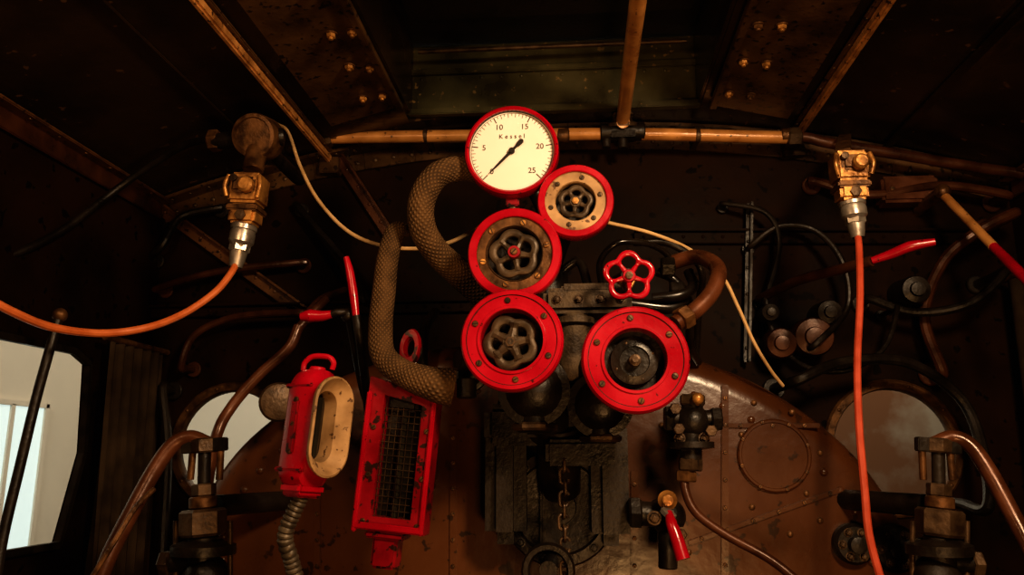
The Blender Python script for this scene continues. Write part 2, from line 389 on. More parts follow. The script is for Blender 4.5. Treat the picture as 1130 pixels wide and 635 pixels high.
# front wall beams (diagonal + horizontal stiffeners)
def beam(name,p0,p1,w,m,rv=10):
    b=B(name); P0=S(*p0);P1=S(*p1); h=rp(w,P0)
    b.bar(P0,P1,h,.012,m,(0,1,0)); 
    d=(P1-P0).normalized(); side=d.cross(Vector((0,1,0)))
    b.bar(P0+side*h*.45-Vector((0,.015,0)),P1+side*h*.45-Vector((0,.015,0)),.008,.03,m,(0,1,0))
    for k in range(rv):
        b.rivet(FR(P0.lerp(P1,(k+.5)/rv)-Vector((0,.007,0))),.006,m)
    b.done()
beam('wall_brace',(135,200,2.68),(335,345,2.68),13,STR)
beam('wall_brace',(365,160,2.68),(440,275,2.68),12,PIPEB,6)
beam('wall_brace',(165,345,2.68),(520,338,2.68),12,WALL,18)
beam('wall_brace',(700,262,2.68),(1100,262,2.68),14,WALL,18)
beam('wall_brace',(826,225,2.66),(823,400,2.66),5,BLK,6)
# ------------------------------------------------------------------ roof pipework
b=B('roof_steam_pipe')
Y=2.56
b.ptube([(365,152,Y),(515,150,Y),(690,148,Y),(868,152,Y)],7,PIPET,16,4)
b.ptube([(190,168,Y),(215,158,Y),(255,152,Y),(300,154,Y),(366,152,Y)],5,BRSD,14)
b.ptube([(866,152,Y),(890,152,Y),(915,158,Y),(1000,172,Y),(1060,182,Y),(1128,192,Y)],6,PIPEB,14)
for px in (368,622,868):
    p=S(px,150,Y); b.cyl(p-Vector((.02,0,0)),p+Vector((.02,0,0)),.026,BRSD,16)
for px in (360,876): 
    p=S(px,152,Y); b.hexn(p-Vector((.022,0,0)),p+Vector((.022,0,0)),.034,IRON)
for px in (470,770): # pipe clips to wall
    p=S(px,150,Y); b.bar(p,p+Vector((0,.13,.0)),.02,.01,IRON); b.cyl(p-Vector((.008,0,0)),p+Vector((.008,0,0)),.024,IRON,16)
# tee + drop pipe
p=S(687,146,Y)
b.box((.085,.06,.055),BLK,T(*p)); b.cyl(p-Vector((.075,0,0)),p+Vector((.075,0,0)),.031,BLK,16)
b.lathe([(.055,0),(.055,.012),(.036,.016),(.028,.07),(.0,.07)],IRON,FR(p+Vector((0,0,.02)),(0,-.35,1),(0,1,0)),20)
for k in range(4):
    a=math.pi/4+k*math.pi/2; b.bolt(T(p.x+.038*math.cos(a),p.y-.02+.038*math.sin(a),p.z+.04),.008,IRON)
b.cyl(p,p-Vector((0,0,.06)),.018,BLK); b.cyl(p-Vector((.055,0,.0)),p-Vector((.055,0,.055)),.015,BLK)
xx=p.x
b.tube([p+Vector((0,-.01,.06)),(xx+.0,Y-.05,2.545),(xx,Y-.14,2.560),(xx,1.4,2.565),(xx,-.5,2.565)],.022,PIPET,14,6)
b.done()
b=B('pipe_flange_plate'); p=S(400,130,2.64)
b.box((.12,.02,.05),IRON,T(*p)); b.bolt(FR(p+Vector((-.04,-.01,0))),.01,BRSD); b.bolt(FR(p+Vector((.04,-.01,0))),.01,BRSD); b.done()
# ------------------------------------------------------------------ backhead of boiler
YB=2.1
arch=[(205,700),(205,590),(226,535),(268,482),(335,432),(400,402),(480,382),(600,374),(720,382),(790,400),(860,432),(930,482),(975,532),(1005,590),(1012,700)]
P=cat([S(x,y,YB) for x,y in arch],6)
P=[Vector((p.x,0,p.z)) for p in P]
P=[Vector((P[0].x,0,.01))]+P+[Vector((P[-1].x,0,.01))]
b=B('boiler_backhead')
n=len(P); cc=Vector((sum(p.x for p in P)/n,0,1.1))
def off(k,y):
    out=[]
    for i,p in enumerate(P):
        t=(P[min(i+1,n-1)]-P[max(i-1,0)]).normalized(); nn=Vector((t.z,0,-t.x))
        if nn.dot(p-cc)<0: nn=-nn
        out.append(Vector((p.x,y,p.z))+Vector((nn.x,0,nn.z))*k)
    return out
rows=[off(-.07,YB)]+[off(-.07+.07*math.sin(a),YB+.07*(1-math.cos(a))) for a in [math.pi/2*i/6 for i in range(1,7)]]+[off(0,YF-.02)]
vs=[v for r in rows for v in r]; fs=[]
for j in range(len(rows)-1):
    for i in range(n-1): fs.append((j*n+i,j*n+i+1,(j+1)*n+i+1,(j+1)*n+i))
fs.append(tuple(range(n)))
b.add(vs,fs,BACK)
edge=off(-.10,YB); acc=0
for i in range(1,n-1):
    acc+=(edge[i]-edge[i-1]).length
    if acc>.055: acc=0; b.rivet(FR(edge[i]),.010,BACK)
def seam(p0,p1,bw=.018):
    A=S(*p0,YB-.003); Bq=S(*p1,YB-.003); b.bar(A,Bq,bw,.006,BACK,(0,1,0),.0015)
    L=(Bq-A).length; k=max(2,int(L/.06))
    for i in range(k): b.screw(FR(A.lerp(Bq,(i+.5)/k)-Vector((0,.003,0))),.0055,BRSD,random.random()*3)
seam((800,425),(800,640)); seam((800,470),(905,470),.012); seam((930,540),(760,600),.012); seam((500,470),(500,640)); seam((350,470),(350,640)); seam((700,520),(700,640))
for px,py,r in ((854,503,40),(450,520,34)):
    c=S(px,py,YB); R=rp(r,c); b.lathe([(R,0),(R,.006),(R-.004,.010),(R*.9,.010),(R*.88,.007),(0,.007)],BACK,FR(c),40)
    for k in range(8):
        a=k*math.pi/4+.3; b.screw(FR(c)@T(R*.94*math.cos(a),R*.94*math.sin(a),.009),.005,BRSD,a)
for px,py in ((818,480),(832,445),(874,455),(905,500),(890,545),(905,575),(830,560),(760,610),(872,590),(938,600),(730,470)):
    b.rivet(FR(S(px,py,YB)),.008,BRSD)
b.done()
for px,py,r in ((985,605,26),(940,600,22)):
    b=B('washout_plug'); c=S(px,py,YB-.001); R=rp(r,c); b.lathe([(R,0),(R,.02),(R*.85,.03),(R*.4,.03),(R*.4,.055),(0,.06)],BLK,FR(c),28)
    for k in range(6):
        a=k*math.pi/3; b.bolt(FR(c)@T(R*.65*math.cos(a),R*.65*math.sin(a),.03),.008,IRON)
    b.done()
# ------------------------------------------------------------------ steam manifold behind the gauges
b=B('steam_manifold')
c0=S(604,300,1.93); c1=S(604,480,1.93)
b.cyl(c0,c1,.052,BLK,28)
p=S(648,336,1.86); b.box((rp(95,p),.12,rp(28,p)),GREY,T(*p),.012)
for dx in (-.07,-.02,.03,.075): b.bolt(FR(p+Vector((dx,-.06,.0))),.009,IRON)
p2=S(655,322,1.86); b.box((rp(70,p2),.10,rp(10,p2)),GREY,T(*p2),.006)
p3=S(634,356,1.84); b.cyl(S(634,345,1.84),S(632,420,1.86),rp(17,p3),GREY,24); b.lathe([(rp(22,p3),0),(rp(22,p3),.014),(rp(17,p3),.018)],GREY,FR(S(634,352,1.84),(0,0,-1),(0,1,0)),24)
b.tube([S(604,460,1.93),S(600,480,2.0),S(600,470,2.12)],.05,BLK,20)
for px,py,r in ((590,432,36),(662,448,33),(520,415,16)):
    c=S(px,py,1.84); R=rp(r,c)
    b.sph((0,0,0),R,BLK,T(*c),24,(1,.9,1)); b.cyl(c,c-Vector((0,0,R*1.25)),R*.55,BLK,20); b.hexn(c-Vector((0,0,R*.95)),c-Vector((0,0,R*1.2)),R*.7,IRON)
    b.lathe([(R*1.1,-.01),(R*1.1,.01),(R*.8,.012)],BLK,FR(c+Vector((0,-R*.3,0))),24)
p=S(640,500,1.9); b.box((rp(75,p),.08,rp(28,p)),BLK,T(*p),.01)
for x0,y0,Y0,x1,y1,Y1,r in ((566,168,1.78,600,230,1.90,9),(635,221,1.75,606,300,1.93,12),(567,279,1.74,604,310,1.93,18),(564,375,1.70,604,400,1.93,24),(701,396,1.70,612,430,1.93,24),(694,305,1.80,660,336,1.86,9)):
    b.ptube([(x0,y0,Y0),((x0+x1)/2,(y0+y1)/2-4,(Y0+Y1)/2+.04),(x1,y1,Y1)],r,BLK,16,6)
b.ptube([(600,225,1.90),(602,260,1.92),(604,310,1.93)],10,BLK)
b.ptube([(615,470,1.93),(617,500,1.96),(617,540,2.02)],24,BLK,20)
b.ptube([(505,398,1.78),(520,400,1.8),(560,410,1.86)],12,BLK)
b.cyl(S(515,418,1.74),S(515,440,1.74),rp(11,S(515,418,1.74)),BLK)
b.box((.30,.20,.10),BLK,T(S(604,470,2.0).x,2.02,S(604,470,2.0).z),.02)
b.box((.10,.16,.34),BLK,T(S(560,520,2.03).x,2.03,S(560,520,2.03).z),.03); b.box((.09,.16,.30),BLK,T(S(672,530,2.03).x,2.03,S(672,530,2.03).z),.03)
b.done()
# ------------------------------------------------------------------ pressure gauge
b=B('pressure_gauge')
c=S(565,168,1.70); R=rp(52,c); M=FR(c)
b.lathe([(R*.90,.0),(R*.90,.016),(R*.94,.020),(R*.985,.016),(R,.006),(R,-.012),(R*.985,-.022),(R*.93,-.026),(R*.9,-.05),(R*.86,-.062),(R*.3,-.068),(0,-.068)],RED,M,64)
b.lathe([(R*.905,.013),(R*.895,.010),(R*.895,.002)],BLKG,M,64)
b.lathe([(R*.9,.003),(0,.003)],DIALW,M,64)
def dang(v): return math.radians(225-270*v/25)
for i in range(0,51):
    v=i/2; a=dang(v); L=.13 if i%10==0 else (.085 if i%2==0 else .05)
    r0=R*.86; r1=R*(.86-L); w=R*(.020 if i%10==0 else .010)
    b.box((r0-r1,w,.0006),INK,M@RZ(a)@T((r0+r1)/2,0,.0036),0)
for i in range(72):
    a=dang(25*i/72); a2=dang(25*(i+1)/72)
    b.add([(R*.862*math.cos(a),R*.862*math.sin(a),.0036),(R*.862*math.cos(a2),R*.862*math.sin(a2),.0036),(R*.87*math.cos(a2),R*.87*math.sin(a2),.0036),(R*.87*math.cos(a),R*.87*math.sin(a),.0036)],[(0,1,2,3)],INK,M)
for v in (0,5,10,15,20,25):
    a=dang(v); b.text(str(v),R*.17,INK,M@T(R*.60*math.cos(a),R*.62*math.sin(a),.0038))
b.text('K e s s e l',R*.14,INK,M@T(0,R*.34,.0038))
Mn=M@RZ(math.radians(226))@T(0,0,.008)
b.prism([(-.26*R,-.030*R),(-.1*R,-.026*R),(.0,-.035*R),(.45*R,-.022*R),(.70*R,-.004*R),(.70*R,.004*R),(.45*R,.022*R),(0,.035*R),(-.1*R,.026*R),(-.26*R,.030*R)],0,.0015,INK,Mn)
b.lathe([(.065*R,-.004),(.065*R,.003),(.05*R,.005),(0,.005)],INK,M@T(0,0,.009),20)
b.prism([(-.34*R,-.02*R),(-.30*R,-.055*R),(-.20*R,-.045*R),(-.14*R,-.02*R),(-.14*R,.02*R),(-.20*R,.045*R),(-.30*R,.055*R),(-.34*R,.02*R)],0,.0018,INK,Mn)
b.cyl(c+Vector((0,.03,-R*.9)),c+Vector((0,.03,-R*1.35)),.014,IRON); b.box((.03,.02,.03),REDW,T(c.x,c.y+.02,c.z-R*1.02))
b.done()
# ------------------------------------------------------------------ guarded valves
def guard(name,px,py,Y,rpx,kind):
    b=B(name); c=S(px,py,Y); R=rp(rpx,c); M=FR(c)
    inn={'small':.80,'mid':.80,'big':.60,'big2':.57}[kind]
    rr=R*inn
    b.lathe([(rr,-.045),(rr,-.002),(rr+.002,.0),(R*.965,.0),(R*.99,-.003),(R,-.010),(R,-.032),(R*.97,-.040),(R*.9,-.045)],RED,M,64,True)
    if kind in('big','big2'):
        b.lathe([(R*.88,.0),(R*.88,.0035),(R*.955,.0035),(R*.965,0)],RED,M,64)
        b.lathe([(rr,.0),(rr+.001,.004),(rr+R*.06,.004),(rr+R*.07,0)],RED,M,64)
        b.lathe([(R*.865,.0004),(R*.88,.0004)],INK,M,64)
        for k in range(6):
            a=math.pi/6+k*math.pi/3+.1; b.screw(M@T(R*.77*math.cos(a),R*.77*math.sin(a),.0005),R*.06,IRON if k%2 else BRSD,random.random()*3)
    else:
        rm=CREAM if kind=='small' else BRSD; r2=R*(.52 if kind=='small' else .58)
        b.lathe([(rr,-.004),(rr-.001,-.006),(r2+.002,-.006),(r2,-.008),(r2,-.03)],rm,M,64)
        for k in range(6):
            a=k*math.pi/3+.25; b.screw(M@T((rr+r2)/2*math.cos(a),(rr+r2)/2*math.sin(a),-.006),R*.065,BRASS if kind=='mid' else IRON,random.random()*3)
        if kind=='mid': 
            b.lathe([(r2+R*.03,-.006),(r2+R*.02,-.003),(r2,-.006)],IRON,M,64)
        rr=r2
    b.lathe([(rr+.001,-.006),(rr+.001,-.052),(0,-.052)],BLK,M,48)          # well of the guard
    b.lathe([(R*.93,-.044),(R*.90,-.052),(R*.82,-.060),(R*.55,-.085),(R*.42,-.11),(R*.40,-.15),(0,-.15)],BLK,M,40)  # body behind
    b.lathe([(R*.46,-.12),(R*.46,-.145),(0,-.146)],IRON,M,6)
    if kind=='small': b.wheel(M@T(0,0,-.014),rr*.92,WHL,5,.10,rr*.16,.32,.14,BRASS,.2)
    elif kind=='mid':
        b.wheel(M@T(0,0,-.010),rr*.96,WHL,5,.10,rr*.16,.26,.13,REDW,.5)
        b.lathe([(rr*.23,.0),(rr*.22,.010),(0,.011)],REDW,M,20)
        b.screw(M@T(0,0,.010),rr*.13,BRSD,.8)
    elif kind=='big':
        b.wheel(M@T(-R*.03,-R*.02,-.026),rr*.95,WHL,5,.12,rr*.17,.30,.17,IRON,.75)
        b.lathe([(rr*.30,-.028),(rr*.26,-.016),(rr*.16,-.015),(0,-.015)],WHL,M@T(-R*.03,-R*.02,0),24)
        b.lathe([(rr*.12,-.016),(rr*.11,-.008),(0,-.008)],GREY,M@T(-R*.03,-R*.02,0),6)
    else:
        b.lathe([(rr*.8,-.05),(rr*.78,-.036),(rr*.5,-.032),(rr*.48,-.036),(0,-.036)],BLK,M,36)
        b.lathe([(rr*.22,-.04),(rr*.19,-.014),(rr*.10,-.012),(rr*.10,-.004),(0,-.004)],IRON,M,20)
        for k in range(4):
            a=k*math.pi/2+.4; b.rivet(M@T(rr*.64*math.cos(a),rr*.64*math.sin(a),-.036),.004,IRON)
    b.done()
guard('guarded_steam_valve',635,221,1.67,42.5,'small')
guard('guarded_steam_valve',567.5,279,1.66,52.5,'mid')
guard('guarded_steam_valve',564.5,375,1.61,57.5,'big')
guard('guarded_steam_valve',701.5,396.5,1.59,60,'big2')
b=B('valve_handwheel')
c=S(694,305,1.70); R=rp(29.5,c); M=FR(c,(0,-1,-.05))
b.wheel(M,R,RED,5,.13,R*.12,.24,.09,IRON,math.radians(90))
b.cyl(c,c+Vector((0,.10,0)),.009,BRASS); b.hexn(c+Vector((0,.05,0)),c+Vector((0,.075,0)),.018,BRASS); b.done()
# ------------------------------------------------------------------ lagged hoses
b=B('lagged_hose')
b.ptube([(530,190,1.76),(508,186,1.74),(482,194,1.72),(466,220,1.72),(466,250,1.74),(480,276,1.78),(505,300,1.84),(540,330,1.90)],[13,14,14.5,15,15,15,16,17],BRAID,20,10); b.done()
b=B('lagged_hose')
b.ptube([(452,256,1.84),(437,256,1.80),(428,285,1.78),(424,320,1.77),(420,360,1.76),(423,392,1.75),(445,412,1.74),(478,424,1.73),(500,428,1.74)],[5,11,12,13,13.5,14,15,19,22],BRAID,20,10)
b.done()
# ------------------------------------------------------------------ pipes beside the right-hand valve
b=B('copper_steam_pipe')
b.ptube([(745,358,1.68),(768,342,1.70),(786,322,1.72),(793,300,1.75),(783,288,1.80),(765,284,1.86),(735,292,1.9)],9,COPR,16,8)
p=S(750,354,1.68); b.hexn(p,p+(S(760,348,1.69)-p),.026,BRSD); b.done()
b=B('injector_pipe_bundle')
for pts,r in (([(664,318,1.86),(662,290,1.83),(678,270,1.81),(700,267,1.82),(722,272,1.85),(738,285,1.88),(742,315,1.9)],3.5),
              ([(700,268,1.86),(735,268,1.88),(765,285,1.9),(775,305,1.92),(772,330,2.0),(768,395,2.1)],4),
              ([(655,330,1.85),(700,336,1.85),(740,340,1.86),(755,330,1.88)],7),
              ([(720,330,1.84),(750,326,1.84),(765,316,1.86),(760,300,1.88)],6),
              ([(725,300,1.88),(745,310,1.88),(760,335,1.9),(762,380,2.0),(770,400,2.1)],5),
              ([(650,320,1.88),(640,290,1.91),(625,296,1.92),(610,315,1.93)],5)):
    b.ptube(pts,r,BLKG,12)
for px,py in ((735,295),(745,322)): 
    c=S(px,py,1.86); b.hexn(c-Vector((.012,0,0)),c+Vector((.02,0,0)),.024,BLK)
b.done()
# ------------------------------------------------------------------ tan cable
b=B('signal_cable')
b.ptube([(306,137,2.2),(318,146,2.15),(332,185,2.05),(352,222,2.0),(385,256,1.95),(425,272,1.92),(470,274,1.90),(500,266,1.88),(530,250,1.88)],2.1,TANC,8,10)
b.done()
b=B('signal_cable')
b.ptube([(600,244,1.88),(640,240,1.84),(676,247,1.82),(720,258,1.85),(762,276,1.9),(796,304,1.92),(815,340,1.95),(832,378,1.98),(850,408,2.04),(864,426,2.09)],2.0,TANC,8,10)
b.done()
# ------------------------------------------------------------------ sockets + hanging cables
def plug(name,top,mid,bot,cap):
    b=B(name); Y=2.0
    p0=S(*top,Y);p1=S(*mid,Y);p2=S(*bot,Y); ax=(p1-p0).normalized()
    r=rp(20,p0)
    M=FR(p0.lerp(p1,.30),(0,-1,0),-ax)
    b.box((r*1.75,rp(34,p0),.075),BRASS,M,.008)
    b.box((r*1.3,rp(18,p0),.095),BRSD,M@T(0,rp(2,p0),0),.008)
    b.lathe([(r*.42,.045),(r*.42,.06),(r*.3,.066),(0,.066)],BRASS,M@T(r*.25,0,0),20); b.lathe([(r*.2,.045),(r*.2,.055),(0,.056)],IRON,M@T(-r*.5,rp(8,p0),0),12)
    b.tube([M@Vector((-r*.85,rp(12,p0),.04)),M@Vector((-r*.98,0,.045)),M@Vector((-r*.85,-rp(12,p0),.04))],.006,BRASS)
    b.tube([M@Vector((r*.85,rp(12,p0),.04)),M@Vector((r*.98,0,.045)),M@Vector((r*.85,-rp(12,p0),.04))],.006,BRASS)
    M2=FR(p0.lerp(p1,.82),(0,-1,0),-ax)
    b.box((r*1.5,rp(22,p0),.065),BRASS,M2,.008)
    b.box((r*1.75,rp(7,p0),.075),BRSD,M2@T(0,rp(6,p0),0),.004)
    b.lathe([(r*.3,.03),(r*.3,.04),(0,.042)],IRON,M2@T(0,-rp(3,p0),0),6)
    L=(p2-p1); q0=p1
    b.cyl(q0,q0+L*.18,r*.70,STEEL,22); b.lathe([(r*.62,0),(r*.68,L.length*.12),(r*.68,L.length*.35),(r*.5,L.length*.45),(r*.42,L.length*.8),(r*.34,L.length)],STEEL,FR(q0+L*.12,L),22)
    b.hexn(q0+L*.45,q0+L*.72,r*.56,STEEL)
    if cap:
        pc=S(*cap,Y+.02); rc=rp(25,pc)
        b.lathe([(0,-.05),(rc,-.05),(rc,.02),(rc*.95,.026),(rc*.8,.028),(rc*.76,.022),(0,.024)],BRSD,FR(pc,(0,-1,-.25)),32)
        b.cyl(pc+Vector((0,.01,-rc*.5)),p0+Vector((0,.01,.02)),rc*.45,BRSD)
        b.cyl(pc,S(cap[0]-52,cap[1]+6,Y+.05),rc*.36,BLK)
        b.hexn(S(cap[0]-52,cap[1]+5,Y+.05),S(cap[0]-40,cap[1]+4,Y+.05),rc*.5,BRSD)
        b.cyl(pc,S(cap[0]+30,cap[1],Y+.05),rc*.4,BLK)
        b.tube([pc+Vector((0,.04,0)),pc+Vector((0,.35,.0)),S(300,154,2.56)],.02,BLK)
    else:
        b.bar(p0+Vector((0,.03,.02)),S(932,152,2.50),.04,.02,BRSD)
    b.done(); return p2
pl=plug('cable_connector',(277,195),(270,248),(261,290),(283,151))
pr=plug('cable_connector',(935,172),(940,222),(946,258),None)
b=B('orange_power_cable')
b.ptube([(262,286,2.0),(256,300,1.98),(238,322,1.94),(205,345,1.88),(165,361,1.8),(115,368,1.72),(60,362,1.62),(15,345,1.52),(-30,320,1.45)],4.2,ORC,10,10); b.done()
b=B('red_power_cable')
b.ptube([(945.5,254,2.0),(948,275,1.98),(949,330,1.94),(946,400,1.9),(948,470,1.86),(954,540,1.82),(959,590,1.8),(972,640,1.78),(990,700,1.75)],4.2,REC,10,10); b.done()
b=B('conduit')
b.ptube([(-20,292,1.9),(30,275,2.0),(75,250,2.1),(125,212,2.2),(170,180,2.2),(205,160,2.15),(236,152,2.05)],4,BLK,12)
b.done()
b=B('conduit')
b.ptube([(0,95,2.0),(28,100,2.1),(60,140,2.3),(95,168,2.5),(130,172,2.62),(180,166,2.6)],3,BRSD,10)
b.done()
# ------------------------------------------------------------------ hand lamp (red) on the left
b=B('inspection_hand_lamp')
c=S(360,471,1.52); ax=(S(373,415,1.52)-S(349,527,1.52)).normalized()
M=FR(c,(.88,-.47,-.03),ax)
h=rp(53,c); w=rp(26,c); D=.088
def stad(w,h,n=14,dy=0):
    P=[]
    for i in range(n+1):
        a=math.pi*i/n; P.append((w*math.cos(a),dy+h-w+w*math.sin(a)))
    for i in range(n+1):
        a=math.pi+math.pi*i/n; P.append((w*math.cos(a),dy-(h-w)+w*math.sin(a)))
    return P
def loft(b,secs,m,M):
    vs=[];n=len(secs[0][0])
    for P_,z in secs: vs+=[(x,y,z) for x,y in P_]
    fs=[]
    for j in range(len(secs)-1):
        for i in range(n): fs.append((j*n+i,j*n+(i+1)%n,(j+1)*n+(i+1)%n,(j+1)*n+i))
    b.add(vs,fs,m,M); b.add([vs[i] for i in range(n)],[tuple(range(n))],m,M)
dy=-h*.06
loft(b,[(stad(w*.40,h*1.00,14,dy),-D),(stad(w*.66,h*1.16,14,dy),-D*.95),(stad(w*.86,h*1.26,14,dy),-D*.80),(stad(w*.94,h*1.30,14,dy),-D*.50),(stad(w*.92,h*1.24,14,dy),-D*.20),(stad(w*.92,h*1.02),-.004),(stad(w*.96,h),.004)],RED,M)
sec=[(stad(w*.97,h),.002),(stad(w*1.12,h*1.04),.010),(stad(w*1.14,h*1.045),.016),(stad(w*1.04,h*1.0),.018),(stad(w*.78,h*.86),.004),(stad(w*.60,h*.74),-.006),(stad(w*.56,h*.72),-.040)]
n=len(sec[0][0])
vs=[(x,y,z) for P_,z in sec for x,y in P_]; fs=[(j*n+i,j*n+(i+1)%n,(j+1)*n+(i+1)%n,(j+1)*n+i) for j in range(len(sec)-1) for i in range(n)]
b.add(vs,fs,CREAM,M)
b.prism(stad(w*.58,h*.74),-.046,-.038,BLKG,M)
b.tube([M@Vector((0,-h*.6,-.026)),M@Vector((0,h*.6,-.026))],.008,GLASS)
for yy in (-.92,.80):
    b.box((w*1.88,.009,D*.84),REDW,M@T(0,h*yy,-D*.52),.004)
b.box((.010,h*1.1,D*.24),REDW,M@T(-w*.92,-h*.05,-D*.5),.004)
for yy in (-.55,.0,.5): b.screw(FR(M@Vector((-w*.96,h*yy,-D*.5)),M.to_3x3()@Vector((-1,0,0)),ax),.006,BRSD,.6)
b.box((w*1.5,h*.24,D*.66),RED,M@T(0,-h*1.28,-D*.48),.014)
b.box((w*1.25,h*.10,D*.5),REDW,M@T(0,-h*1.41,-D*.48),.008)
b.cyl(M@Vector((0,h*1.10,-D*.5)),M@Vector((0,h*1.26,-D*.5)),.016,RED)
tp=M@Vector((0,h*1.20,-D*.5)); hx=Vector((1,-.2,0)).normalized()
b.tube([tp+hx*.032,tp+hx*.032+ax*.014,tp+hx*.017+ax*.026,tp-hx*.017+ax*.028,tp-hx*.032+ax*.016,tp-hx*.032],.0055,RED,10)
b.done()
b=B('corrugated_hose')
pb=M@Vector((0,-h*1.42,-D*.48)); pts=cat([pb,S(315,590,1.54),S(322,620,1.56),S(330,660,1.58),S(332,720,1.6),Vector((-.45,1.7,.6)),Vector((-.5,1.75,.02))],6)
dens=[pts[0]]; step=.0032
for a,c_ in zip(pts,pts[1:]):
    L=(c_-a).length; k=max(1,int(L/step))
    dens+=[a.lerp(c_,(i+1)/k) for i in range(k)]
b.tube(dens,[(.0130,.0158,.0158)[i%3] for i in range(len(dens))],GRHOSE,14,1)
b.done()
b=B('lamp_bracket'); q1=M@Vector((0,h*.5,-D)); b.tube([q1,q1+Vector((0,.2,.02)),S(330,445,YB+.05)],.012,BLK)
c_=S(308,444,1.98); b.lathe([(0,-.05),(.030,-.05),(.048,-.01),(.050,.0),(.045,.006),(.03,.010),(0,.012)],IRON,FR(c_,(.5,-1,0)),28); b.tube([c_,S(330,470,YB+.02)],.015,BLK); b.done()
# ------------------------------------------------------------------ water gauge protector
b=B('water_gauge_protector')
A=S(447,438,1.78); Dn=S(430,587,1.78); up=(A-Dn).normalized(); c=(A+Dn)/2; M=FR(c,(-.10,-1,0),up)
W=rp(80,c); Hh=(A-Dn).length
ow=[(-W/2,-Hh/2),(W/2,-Hh/2),(W/2,Hh/2),(-W/2,Hh/2+W*.25)]; iw=[(-W*.26,-Hh*.40),(W*.30,-Hh*.40),(W*.30,Hh*.44),(-W*.26,Hh*.50)]
b.ringprism(ow,iw,-.03,.016,REDW,M)
b.box((W*.07,Hh*1.04,.012),RED,M@T(-W*.47,0,.020),.003); b.box((W*.07,Hh*1.0,.012),RED,M@T(W*.47,0,.020),.003)
b.box((W*1.0,Hh*.05,.014),RED,M@T(0,-Hh*.47,.020),.003)
b.box((W*.6,Hh*.95,.004),GLASS,M@T(0,0,-.022),0)
b.cyl(M@Vector((W*.02,-Hh*.42,-.006)),M@Vector((W*.02,Hh*.46,-.006)),.009,GLASS)
for i in range(7):
    x=-W*.24+i*W*.085; b.tube([M@Vector((x,-Hh*.42,.004)),M@Vector((x,Hh*.46,.004))],.0009,IRON,6,1)
for i in range(17):
    y=-Hh*.40+i*Hh*.05; b.tube([M@Vector((-W*.27,y,.006)),M@Vector((W*.31,y,.006))],.0009,IRON,6,1)
for sx in(-.37,.40):
    for sy in (-.44,-.1,.25): b.screw(M@T(W*sx,Hh*sy,.016),.006,BRSD,random.random())
b.box((W*.35,Hh*.30,.05),REDW,M@T(-W*.05,-Hh*.62,-.02),.006)
b.box((W*.55,Hh*.05,.06),REDW,M@T(-W*.05,-Hh*.53,-.015),.004)
b.box((W*.42,Hh*.35,.05),BLK,M@T(0,Hh*.56,-.02),.008)
cc_=S(453,384,1.79)
Mr=FR(cc_,(-.15,-1,.05),up)@Matrix.Diagonal((.75,1.35,1,1))
b.lathe([(.015,-.012),(.030,-.012),(.033,0),(.030,.010),(.018,.010),(.014,0)],REDW,Mr,28,True)
b.bar(cc_-up*.035,M@Vector((W*.06,Hh*.5,0)),.034,.018,REDW)
b.tube([c+Vector((0,.02,-Hh*.2)),c+Vector((.0,.2,-Hh*.2)),Vector((c.x,YB+.02,c.z-Hh*.2))],.03,BLK)
b.tube([c+Vector((0,.02,Hh*.3)),c+Vector((.0,.2,Hh*.3)),Vector((c.x,YB+.06,c.z+Hh*.22))],.03,BLK)
b.done()
# ------------------------------------------------------------------ red levers
b=B('brake_lever')
b.ptube([(382,284,1.8),(386,300,1.8),(390,325,1.8),(393,350,1.8)],[3.2,4.5,5,4],RED,12,6)
b.ptube([(393,348,1.8),(398,380,1.82),(404,430,1.95),(408,470,2.1)],5,BLK)
b.done()
b=B('regulator_lever')
b.ptube([(332,350,1.8),(342,349,1.8),(355,349,1.8),(366,347,1.8)],[4.5,7.5,6,4.5],RED,12,6)
b.ptube([(366,347,1.8),(374,345,1.8),(384,350,1.82),(392,390,1.9),(400,430,2.0),(410,460,2.1)],4,BLK)
b.sph((0,0,0),rp(8,S(384,348,1.82)),BLK,T(*S(384,348,1.82)))
b.done()
b=B('handle_rod')
b.ptube([(1032,267,2.1),(1005,272,2.12),(985,280,2.14),(962,288,2.16)],[4,6,5.5,4],RED,12,6)
b.ptube([(962,288,2.16),(925,298,2.25),(880,310,2.4),(838,330,2.66)],5.5,PIPEB,12,6)
b.done()
b=B('handle_rod')
b.ptube([(1040,214,2.5),(1065,240,2.42),(1096,272,2.3)],5,PIPET,12,4)
b.ptube([(1094,270,2.31),(1115,291,2.22),(1140,316,2.12)],[5,6,6],RED,12,4)
p=S(1040,212,2.5); b.sph((0,0,0),.025,BRSD,T(*p)); b.tube([p,p+Vector((0,.2,0))],.02,BRSD); b.done()
# ------------------------------------------------------------------ firehole housing + chain
b=B('firehole_housing')
c=S(617,560,2.02); R=rp(64,c)
b.lathe([(R,-.10),(R,.0),(R*.96,.012),(R*.8,.014),(R*.76,.004),(R*.3,.0),(R*.28,.02),(0,.022)],BLK,FR(c),48)
for k in range(12):
    a=k*math.pi/6+.2; b.bolt(FR(c)@T(R*.88*math.cos(a),R*.88*math.sin(a),.013),.009,BLK)
b.box((.05,.03,.16),BLK,T(c.x-.02,c.y-.02,c.z-.02),.006)
c2=S(605,630,1.85); b.lathe([(.045,-.02),(.055,-.02),(.060,0),(.055,.012),(.045,.012),(.040,0)],BLK,FR(c2),24,True); b.tube([c2,c2+Vector((0,.2,0))],.02,BLK)
b.tube([S(622,512,1.90),S(622,500,1.92),S(622,495,1.98),S(620,510,2.05)],.008,IRON)
b.done()
b=B('hanging_chain')
p=S(622,513,1.90); p.y=1.87; L=.034
